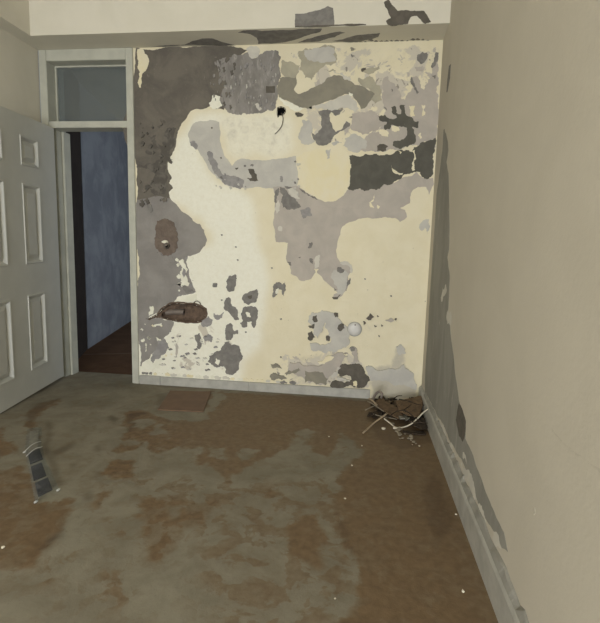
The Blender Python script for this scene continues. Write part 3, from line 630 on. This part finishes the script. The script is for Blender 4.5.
# ------------------------------------------------------------------ door frame, fanlight, door
fr = tag(empty('trim_3', (-2.6, 0, 0)), 'grey-green painted wooden frame of the doorway and fanlight', 'door frame', kind='structure')
box('jamb', -2.958, -2.898, -0.014, 0.2, 0, HB-0.001, M['frame'], fr, 0.003)
box('door_stop', -2.898, -2.880, 0.045, 0.2, 0, 1.975, M['frame'], fr, 0.003)
box('door_stop', -2.880, -2.862, 0.11, 0.2, 0, 1.975, M['frame'], fr, 0.003)
box('jamb', -2.268, -2.214, -0.014, 0.2, 0, HB-0.001, M['frame'], fr, 0.003)
box('transom', -2.898, -2.268, -0.012, 0.12, 1.975, 2.022, M['frame'], fr, 0.003)
box('head', -2.898, -2.268, -0.012, 0.2, 2.455, HB-0.001, M['frame'], fr, 0.003)
wn = tag(empty('window_1', (-2.57, 0.08, 2.022)), 'dusty glass fanlight above the open doorway', 'window', kind='structure')
box('bead', -2.898, -2.888, 0.09, 0.12, 2.022, 2.455, M['frame'], wn); box('bead', -2.276, -2.268, 0.09, 0.12, 2.022, 2.455, M['frame'], wn)
box('bead', -2.888, -2.276, 0.09, 0.12, 2.445, 2.455, M['frame'], wn); box('bead', -2.888, -2.276, 0.09, 0.12, 2.022, 2.03, M['frame'], wn)
box('pane', -2.888, -2.276, 0.103, 0.107, 2.03, 2.445, M['glass'], wn)
tag(box('latch_keep', -2.275, -2.267, 0.02, 0.06, 1.93, 1.965, M['black'], fr), 'small dark latch keep under the transom')
tag(box('patch_plate', -2.272, -2.2665, 0.03, 0.12, 1.70, 1.78, M['skirting'], fr), 'pale plate on the jamb')

# door leaf: local frame t along the leaf, n to the room side, z up
HX, HY = -2.888, -0.03; SA = 0.12; LEN = 0.93; SAG = -0.028
dl = math.hypot(SA, 1); DT = Vector((SA/dl, -1/dl, SAG)); DN = Vector((1/dl, SA/dl, 0))
def dp(t, n, z): return Vector((HX, HY, 0))+DT*t+DN*n+Vector((0, 0, z))
door = tag(empty('door_1', (HX, HY, 0)), 'open six-panel door painted pale grey beside the left wall', 'door', kind='structure')
COLS = [(0.235, 0.455), (0.655, 0.865)]; ROWS = [(0.205, 0.745), (0.965, 1.515), (1.635, 1.835)]
Z0, Z1, TH = 0.030, 1.968, 0.038
def dbox(bm, t0, t1, n0, n1, z0, z1):
    vs = [bm.verts.new(dp(t, n, z)) for t in (t0, t1) for n in (n0, n1) for z in (z0, z1)]
    for f in [(0, 1, 3, 2), (4, 6, 7, 5), (0, 4, 5, 1), (2, 3, 7, 6), (0, 2, 6, 4), (1, 5, 7, 3)]: bm.faces.new([vs[i] for i in f])
bm = bmesh.new()   # rails and stiles with real openings
ts = [0, COLS[0][0], COLS[0][1], COLS[1][0], COLS[1][1], LEN]; zs = [Z0, ROWS[0][0], ROWS[0][1], ROWS[1][0], ROWS[1][1], ROWS[2][0], ROWS[2][1], Z1]
for i in (0, 2, 4): dbox(bm, ts[i], ts[i+1], 0, TH, Z0, Z1)
for i in (1, 3):
    for k in (0, 2, 4, 6): dbox(bm, ts[i], ts[i+1], 0, TH, zs[k], zs[k+1])
bmesh.ops.remove_doubles(bm, verts=bm.verts[:], dist=1e-5)
from_bm('leaf', bm, M['door'], door)
for (t0, t1) in COLS:
    for (z0, z1) in ROWS:
        def ringset(steps, close):
            bm = bmesh.new(); rings = []
            for ins, n in steps:
                rings.append([bm.verts.new(dp(t, n, z)) for t, z in ((t0+ins, z0+ins), (t1-ins, z0+ins), (t1-ins, z1-ins), (t0+ins, z1-ins))])
            for a, c_ in zip(rings, rings[1:]):
                for i in range(4): bm.faces.new((a[i], a[(i+1) % 4], c_[(i+1) % 4], c_[i]))
            if close:
                bm.faces.new(rings[-1]); bm.faces.new(rings[0][::-1])
            return bm
        pn = from_bm('panel', ringset([(0.0, 0.006), (0.001, TH-0.016), (0.034, TH-0.016), (0.060, TH-0.004), (0.066, TH-0.003)], True), M['door'], door)
        from_bm('moulding', ringset([(0.0, TH-0.02), (0.0, TH+0.001), (0.004, TH+0.006), (0.012, TH+0.005), (0.028, TH-0.0155)], False), M['door'], pn)
for z in (0.22, 1.0, 1.75):
    bm = bmesh.new(); bmesh.ops.create_cone(bm, cap_ends=True, segments=10, radius1=0.007, radius2=0.007, depth=0.09, matrix=Matrix.Translation(dp(-0.008, TH*0.6, z)))
    from_bm('hinge', bm, M['frame'], door, True)

# ------------------------------------------------------------------ corridor beyond the door
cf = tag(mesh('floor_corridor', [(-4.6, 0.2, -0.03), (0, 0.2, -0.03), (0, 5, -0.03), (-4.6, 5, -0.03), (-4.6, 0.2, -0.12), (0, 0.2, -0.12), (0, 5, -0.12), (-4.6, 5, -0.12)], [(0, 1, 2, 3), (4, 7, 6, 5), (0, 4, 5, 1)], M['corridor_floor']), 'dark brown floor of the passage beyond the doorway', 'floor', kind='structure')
mesh('seam_strip', [(-3.36, 0.88, -0.0295), (-2.3, 1.26, -0.0295), (-2.3, 1.29, -0.0265), (-3.36, 0.91, -0.0265), (-3.36, 0.92, -0.0295), (-2.3, 1.30, -0.0295)], [(0, 1, 2, 3), (3, 2, 5, 4)], M['board'], cf)
def wallseg(name, a, c_, z0, z1, th, mat):
    d = (Vector((c_[0]-a[0], c_[1]-a[1], 0))).normalized(); n = Vector((-d.y, d.x, 0))*th
    A = Vector((a[0], a[1], 0)); C = Vector((c_[0], c_[1], 0))
    bm = bmesh.new(); vs = [bm.verts.new(q+Vector((0, 0, z))) for q in (A, C, C+n, A+n) for z in (z0, z1)]
    for f in ((0, 2, 3, 1), (2, 4, 5, 3), (4, 6, 7, 5), (6, 0, 1, 7), (0, 6, 4, 2), (1, 3, 5, 7)): bm.faces.new([vs[i] for i in f])
    return from_bm(name, bm, mat)
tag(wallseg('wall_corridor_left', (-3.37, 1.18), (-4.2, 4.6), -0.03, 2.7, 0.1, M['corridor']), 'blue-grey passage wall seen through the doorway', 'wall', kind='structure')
tag(wallseg('wall_corridor_near', (-3.0, 0.21), (-3.37, 1.17), -0.03, 2.7, 0.1, M['corridor_shade']), 'dark narrow wall just inside the passage', 'wall', kind='structure')
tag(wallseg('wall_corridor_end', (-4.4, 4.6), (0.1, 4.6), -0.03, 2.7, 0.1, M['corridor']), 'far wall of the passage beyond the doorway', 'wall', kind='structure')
tag(box('ceiling_corridor', -4.6, 0.1, 0.2, 4.7, 2.7, 2.8, M['ceiling']), 'ceiling over the passage beyond the doorway', 'ceiling', kind='structure')

# ------------------------------------------------------------------ fittings on the wall
o = at(280.5, 112, 1, 0)
tag(tube('hanging_wire', [(o[0], 0.05, o[2]+0.006), tuple(at(281.5, 113.5, 1, -0.006)), tuple(at(283, 118, 1, -0.013)), tuple(at(282, 125, 1, -0.014)), tuple(at(279, 130, 1, -0.011)), tuple(at(275, 134, 1, -0.007))], 0.0028, M['copperwire'], loc=(float(o[0]), 0.0, float(o[2]))), 'thin bare wire hanging out of the dark hole high on the wall', 'wire')
c = at(354.5, 329, 1, 0)
cap = tag(empty('blanking_cap', (float(c[0]), 0, float(c[2]))), 'round white plastic blanking cap low on the flaking wall', 'cover cap')
def disc(name, R_, prof, mat, parent, cx, cz):
    verts = []; faces = []; s = 32
    for r, yy in prof:
        for i in range(s):
            a = 2*math.pi*i/s; verts.append((cx+r*math.cos(a), yy, cz+r*math.sin(a)))
    for k in range(len(prof)-1):
        for i in range(s):
            j = (i+1) % s; faces.append((k*s+i, k*s+j, (k+1)*s+j, (k+1)*s+i))
    faces.append(tuple(range((len(prof)-1)*s, len(prof)*s)))
    return mesh(name, verts, faces, mat, parent, True)
disc('rim', 0.05, [(0.055, -0.001), (0.055, -0.009), (0.052, -0.012), (0.048, -0.010)], M['skirting'], cap, c[0], c[2])
disc('lid', 0.05, [(0.0485, -0.004), (0.0485, -0.013), (0.045, -0.0165), (0.02, -0.018), (0.004, -0.0182)], M['cap'], cap, c[0], c[2])
disc('screw', 0.01, [(0.006, -0.017), (0.006, -0.0195), (0.003, -0.0205)], M['lead'], cap, c[0]+0.004, c[2]+0.034)
# broken pipe outlet in the brown cement patch
c = at(167, 245.5, 1, 0)
ps = tag(empty('pipe_outlet', (float(c[0]), 0, float(c[2]))), 'broken metal pipe outlet in the brown cement patch', 'pipe outlet')
tube('stub', [(c[0], 0.03, c[2]), (c[0]+0.003, -0.008, c[2]), (c[0]+0.008, -0.028, c[2]-0.004)], 0.017, M['lead'], ps, 12)
tube('collar', [(c[0]+0.002, -0.004, c[2]), (c[0]+0.005, -0.014, c[2]-0.002)], 0.024, M['metal'], ps, 12)
tube('bore', [(c[0]+0.0082, -0.026, c[2]-0.004), (c[0]+0.0086, -0.0288, c[2]-0.004)], 0.012, M['black'], ps, 12)
bm = bmesh.new(); bmesh.ops.create_icosphere(bm, subdivisions=2, radius=1.0)
for v in bm.verts: v.co = Vector((c[0]-0.012+v.co.x*0.026*RNG.uniform(.75, 1.2), -0.008+v.co.y*0.014*RNG.uniform(.7, 1.2), c[2]+0.026+v.co.z*0.014*RNG.uniform(.7, 1.3)))
from_bm('plaster_lump', bm, M['white'], ps)
# pipe lying in the chiselled cavity
a1 = at(166, 312.5, 1, 0.022); a2 = at(184, 312, 1, 0.018)
cp = tag(empty('buried_pipe', (float(a1[0]), 0.0, float(a1[2]))), 'dull grey pipe end lying in the brown wall cavity', 'pipe')
tube('pipe_wall', [tuple(a1), tuple((a1+a2)/2+np.array([0, 0.002, 0.004])), tuple(a2)], 0.022, M['lead'], cp, 12)
tube('bore', [tuple(a2-np.array([0.006, 0, 0])), tuple(a2+np.array([0.0008, 0, 0]))], 0.013, M['black'], cp, 12)
# small ring above the cavity
c = at(196.5, 304.5, 1, -0.004)
tag(tube('wall_hook', [tuple(at(193, 305.5, 1, 0.004)), tuple(at(194, 302.5, 1, -0.012)), tuple(at(197, 301, 1, -0.016)), tuple(at(200, 303, 1, -0.012)), tuple(at(200.5, 305.5, 1, 0.004))], 0.004, M['metal'], loc=(float(c[0]), 0, float(c[2]))), 'small pale metal hook at the edge of the wall cavity', 'hook')

# ------------------------------------------------------------------ things on the floor
q = [at(x, y, 2, 0.0) for x, y in ((170,391.5),(211,392.5),(203.5,412.5),(157.5,410.5))]
def slab(name, pts, z0, z1, mat, parent=None, loc=None, bev=0.0015):
    bm = bmesh.new(); n = len(pts)
    lo = [bm.verts.new((p_[0], p_[1], z0)) for p_ in pts]; hi = [bm.verts.new((p_[0], p_[1], z1)) for p_ in pts]
    bm.faces.new(hi); bm.faces.new(lo[::-1])
    for i in range(n): bm.faces.new((lo[i], lo[(i+1) % n], hi[(i+1) % n], hi[i]))
    if bev: bmesh.ops.bevel(bm, geom=bm.edges[:], offset=bev, segments=1, affect='EDGES')
    return from_bm(name, bm, mat, parent, loc=loc)
cq = sum(q)/4
tag(slab('floor_board', q, 0.0003, 0.008, M['board'], loc=(float(cq[0]), float(cq[1]), 0)), 'flat reddish-brown board lying on the floor against the skirting', 'board')

# clear plastic packaging strip
def fl_pt(x, y, z=0.0): return at(x, y, 2, z)
pk0 = fl_pt(42, 475)
pk = tag(empty('plastic_packaging', (float(pk0[0]), float(pk0[1]), 0)), 'crumpled clear plastic packaging strip with dark squares on the floor', 'packaging')
L = [np.array(fl_pt(*p_)) for p_ in ((27,430),(25,453),(29,470),(32,488),(36,505))]; Rr = [np.array(fl_pt(*p_)) for p_ in ((42,428),(41,446),(47,463),(54,478),(60,492))]
def lerp_side(S_, t):
    f = t*(len(S_)-1); i = min(int(f), len(S_)-2); return S_[i]*(1-(f-i))+S_[i+1]*(f-i)
nu, nv = 9, 40; bm = bmesh.new(); G = []
rg2 = random.Random(4)
for j in range(nv+1):
    t = j/nv; a = lerp_side(L, t); c_ = lerp_side(Rr, t); row = []
    for i in range(nu+1):
        s = i/nu; pnt = a*(1-s)+c_*s
        cell = abs(math.sin(t*math.pi*3.5))**0.4
        z = 0.004+0.022*math.sin(s*math.pi)**0.5*cell+rg2.uniform(0, 0.0035)
        if i in (0, nu): z = 0.003+0.006*rg2.random()
        row.append(bm.verts.new((pnt[0], pnt[1], z)))
    G.append(row)
for j in range(nv):
    for i in range(nu): bm.faces.new((G[j][i], G[j][i+1], G[j+1][i+1], G[j+1][i]))
sl = from_bm('clear_sleeve', bm, M['clear'], pk)
for (t0, t1, s0, s1) in ((0.29, 0.44, 0.12, 0.85), (0.48, 0.68, 0.12, 0.72), (0.72, 0.92, 0.15, 0.75), (0.03, 0.25, 0.2, 0.8)):
    pts = [lerp_side(L, t)*(1-s)+lerp_side(Rr, t)*s for t, s in ((t0, s0), (t0, s1), (t1, s1), (t1, s0))]
    slab('dark_insert', pts, 0.0015, 0.0035 if t0 < .1 else 0.006, M['insert'] if t0 > .1 else M['graycrumb'], pk, bev=0)
for t in (0.255, 0.335):  # white crimp edges thinned to stand in for glints on the sleeve
    a = lerp_side(L, t); c_ = lerp_side(Rr, t-0.02)
    tube('crimp_glint', [tuple(a+np.array([0, 0, 0.012])), tuple((a+c_)/2+np.array([0, 0, 0.028])), tuple(c_+np.array([0, 0, 0.02]))], 0.0016, M['cap'], pk, 6)
for x, y in ((58.5, 491), (36, 503), (24.5, 453)):
    c = fl_pt(x, y); bm = bmesh.new(); bmesh.ops.create_icosphere(bm, subdivisions=1, radius=1.0)
    for v in bm.verts: v.co = Vector((c[0]+v.co.x*0.008*RNG.uniform(.7, 1.2), c[1]+v.co.y*0.013, 0.006+v.co.z*0.005))
    from_bm('folded_corner', bm, M['cap'], pk)

# dry twigs tangled in the heap
r5 = random.Random(8)
for i, (x0, y0, x1, y1, z) in enumerate(((366,409,392,401,.03), (388,417,412,405,.085), (400,399,424,406,.095), (372,414,396,420,.02), (410,421,428,424,.05), (404,410,420,421,.088), (368,402,384,412,.06), (390,399,402,396,.05))):
    g = [tuple(float(v) for v in at(x0+(x1-x0)*t+r5.uniform(-1, 1), y0+(y1-y0)*t+r5.uniform(-1, 1), 2, z+r5.uniform(-.004, .012))) for t in (0, .35, .7, 1)]
    tag(tube('dry_twig', g, 0.0045, M['scrap'] if i % 3 else M['graycrumb'], sides=6, loc=g[0], taper=0.5), ('dark' if i % 3 else 'pale')+' thin dry twig tangled in the corner rubbish heap', 'twig', ('dark' if i % 3 else 'pale')+' twigs in the heap')

# plaster crumbs (copies of a few irregular lumps)
def lump(name, mat, seed, flat=0.6):
    r_ = random.Random(seed); bm = bmesh.new(); bmesh.ops.create_icosphere(bm, subdivisions=1, radius=1.0)
    for v in bm.verts: v.co = v.co*r_.uniform(0.7, 1.25); v.co.z *= flat
    me = bpy.data.meshes.new(name); bm.to_mesh(me); bm.free(); me.materials.append(mat); return me
LM = [lump('plaster_crumb', M['crumb'], s) for s in (1, 2, 3)]; LG = [lump('rubble_crumb', M['graycrumb'], s, 0.5) for s in (4, 5, 6)]
def crumb(name, me, x, y, r_, label, group=None):
    c = fl_pt(x, y); o = bpy.data.objects.new(name, me); COL.objects.link(o)
    zmin = min(v.co.z for v in me.vertices)
    o.scale = (r_, r_*RNG.uniform(.7, 1.2), r_); o.rotation_euler.z = RNG.uniform(0, 6)
    o.location = (float(c[0]), float(c[1]), -zmin*r_)
    return tag(o, label, 'crumb', group)
for i, (x, y, r_, lb) in enumerate(((329,437,.008,'lone white plaster crumb furthest back on the brown floor'), (352,466,.008,'white plaster crumb midway down the brown floor, between two others'), (345,499,.008,'nearest of three white plaster crumbs on the brown floor'),
    (362,446,.007,'tiny pale crumb just left of the rubbish heap'), (456,515,.008,'pale crumb beside the right skirting board'), (463,592,.010,'pale crumb nearest the camera by the right skirting'), (3,548,.010,'white crumb at the far left edge of the floor'), (335,599,.005,'tiny pale speck on the floor close to the camera'))):
    crumb('plaster_crumb', LM[i % 3], x, y, r_*0.7, lb)
crumb('plaster_crumb', LM[0], 383.5, 429.5, .013, 'largest white plaster crumb, just below the rubbish heap')
r3 = random.Random(12)
for i in range(26):
    t = r3.random(); x = 398+t*20+r3.gauss(0, 3); y = 430+t*17+r3.gauss(0, 3)
    if i % 4 == 3: crumb('plaster_crumb', LM[0], x, y, r3.uniform(.004, .009), 'white plaster crumb among the grey rubble before the heap', 'white crumbs in front of the heap')
    else: crumb('rubble_crumb', LG[i % 3], x, y, r3.uniform(.006, .016), 'small grey rubble crumb scattered in front of the rubbish heap', 'rubble crumbs in front of the heap')

# rubbish heap in the corner
def scrap(name, pts, z, th, mat, label, cat, tilt=(0, 0), group=None, wob=0.006, seed=0):
    r_ = random.Random(seed)
    uv = ragged([(float(v[0]), float(v[1])) for v in (fl_pt(x, y, z) for x, y in pts)], 0.12, 0.03, r_)
    cx = sum(a for a, _ in uv)/len(uv); cy = sum(b_ for _, b_ in uv)/len(uv)
    bm = bmesh.new(); zz = [max(0.001, z+(a-cx)*tilt[0]+(b_-cy)*tilt[1]+r_.uniform(-wob, wob)*0.5) for a, b_ in uv]
    lo = [bm.verts.new((a, b_, h_)) for (a, b_), h_ in zip(uv, zz)]; hi = [bm.verts.new((a, b_, h_+th)) for (a, b_), h_ in zip(uv, zz)]
    f1 = bm.faces.new(hi); f2 = bm.faces.new(lo[::-1]); n = len(uv)
    for i in range(n): bm.faces.new((lo[i], lo[(i+1) % n], hi[(i+1) % n], hi[i]))
    bmesh.ops.triangulate(bm, faces=[f1, f2], ngon_method='EAR_CLIP')
    zb = min(zz)
    return tag(from_bm(name, bm, mat, loc=(cx, cy, zb)), label, cat, group)
# dark litter at the bottom of the heap
r4 = random.Random(33)
for i in range(30):
    x = r4.uniform(368, 428); y = r4.uniform(396, 424)
    if y > 410+ (x-368)*0.25: y -= 8
    a = r4.uniform(0, math.pi); l = r4.uniform(4, 9); wd = r4.uniform(1.5, 3)
    ca, sa = math.cos(a)*l, math.sin(a)*l*0.45
    scrap('litter_scrap', [(x-ca, y-sa), (x+sa*.6, y-wd*.5), (x+ca, y+sa), (x-sa*.6, y+wd*.5)], r4.uniform(0.002, 0.022), 0.004, M['scrap'], 'small dark dry litter scrap in the corner rubbish heap', 'litter scrap', (r4.uniform(-.15, .15), r4.uniform(-.15, .15)), 'dark litter scraps in the heap', 0.02, i)
scrap('cardboard_scrap', [(396,402),(408,402),(418,399),(423,399),(421,406),(418,414),(408,413),(399,409)], 0.075, 0.005, M['cardboard'], 'broad brown cardboard scrap at the back of the rubbish heap', 'cardboard', (0.02, 0.12), None, 0.006, 90)
scrap('cardboard_scrap', [(376,402),(381,399),(390,405),(402,411),(404,416),(398,417),(388,413),(380,409)], 0.040, 0.005, M['cardboard'], 'long brown cardboard scrap lying across the rubbish heap', 'cardboard', (0.0, 0.06), None, 0.005, 91)
def fp(x, y, z): return tuple(float(v) for v in at(x, y, 2, z))
b0 = fp(363, 433, 0.006)
tag(tube('wooden_stick', [b0, fp(374, 423, 0.03), fp(387, 413.5, 0.07)], 0.006, M['wood'], sides=6, loc=(b0[0], b0[1], 0)), 'thin pale wooden stick sticking out of the rubbish heap', 'stick')
b0 = fp(369, 398.5, 0.09)
tag(tube('wooden_splinter', [b0, fp(373, 401, 0.086), fp(377, 405, 0.08)], 0.006, M['wood'], sides=6, loc=b0), 'short pale splinter on the left end of the rubbish heap', 'splinter')
b0 = fp(384, 418.5, 0.03)
tag(tube('white_cord', [b0, fp(390, 423, 0.012), fp(396, 427.5, 0.007), fp(404, 427, 0.008), fp(411, 424, 0.03), fp(418, 418, 0.07), fp(424, 412, 0.10), fp(433, 406, 0.13)], 0.0048, M['cord'], sides=6, loc=b0), 'curved white cord trailing from the heap up to the skirting', 'cord')
b0 = fp(395, 428, 0.008)
tag(box('cord_clip', b0[0]-0.012, b0[0]+0.012, b0[1]-0.008, b0[1]+0.008, 0.002, 0.014, M['crumb'], bev=0.003, loc=(b0[0], b0[1], 0.002)), 'small white clip at the bend of the white cord', 'clip')
b0 = fp(374, 398, 0.08)
tag(tube('bent_hose', [fp(373, 400, 0.07), fp(375, 395, 0.10), fp(379, 391.5, 0.12), fp(382, 394, 0.11), fp(381, 398, 0.08)], 0.009, M['lead'], sides=8, loc=b0), 'dark bent hose loop on the back left of the rubbish heap', 'hose')
for i, (pts, z) in enumerate((([(397,414),(403,412),(405,420),(400,421)], .03), ([(404,414),(408,413),(408,421),(405,423)], .03))):
    scrap('grey_shard', pts, z, 0.005, M['strip_grey'], ('left' if i == 0 else 'right')+' of two upright grey shards in the rubbish heap', 'shard', (0, -0.1), None, 0.004, 70+i)
scrap('dark_sheet', [(407,415),(416,414),(424,419),(428,428),(422,430),(413,425)], 0.030, 0.004, M['scrap'], 'dark flat sheet under the white cord in the corner', 'sheet', (0, 0.02), None, 0.004, 75)
scrap('dark_strip', [(402,431),(412,431.5),(424,432),(426,435),(412,434.5),(403,433)], 0.003, 0.006, M['scrap'], 'thin dark strip at the front of the rubbish heap', 'strip', (0, 0), None, 0.004, 76)
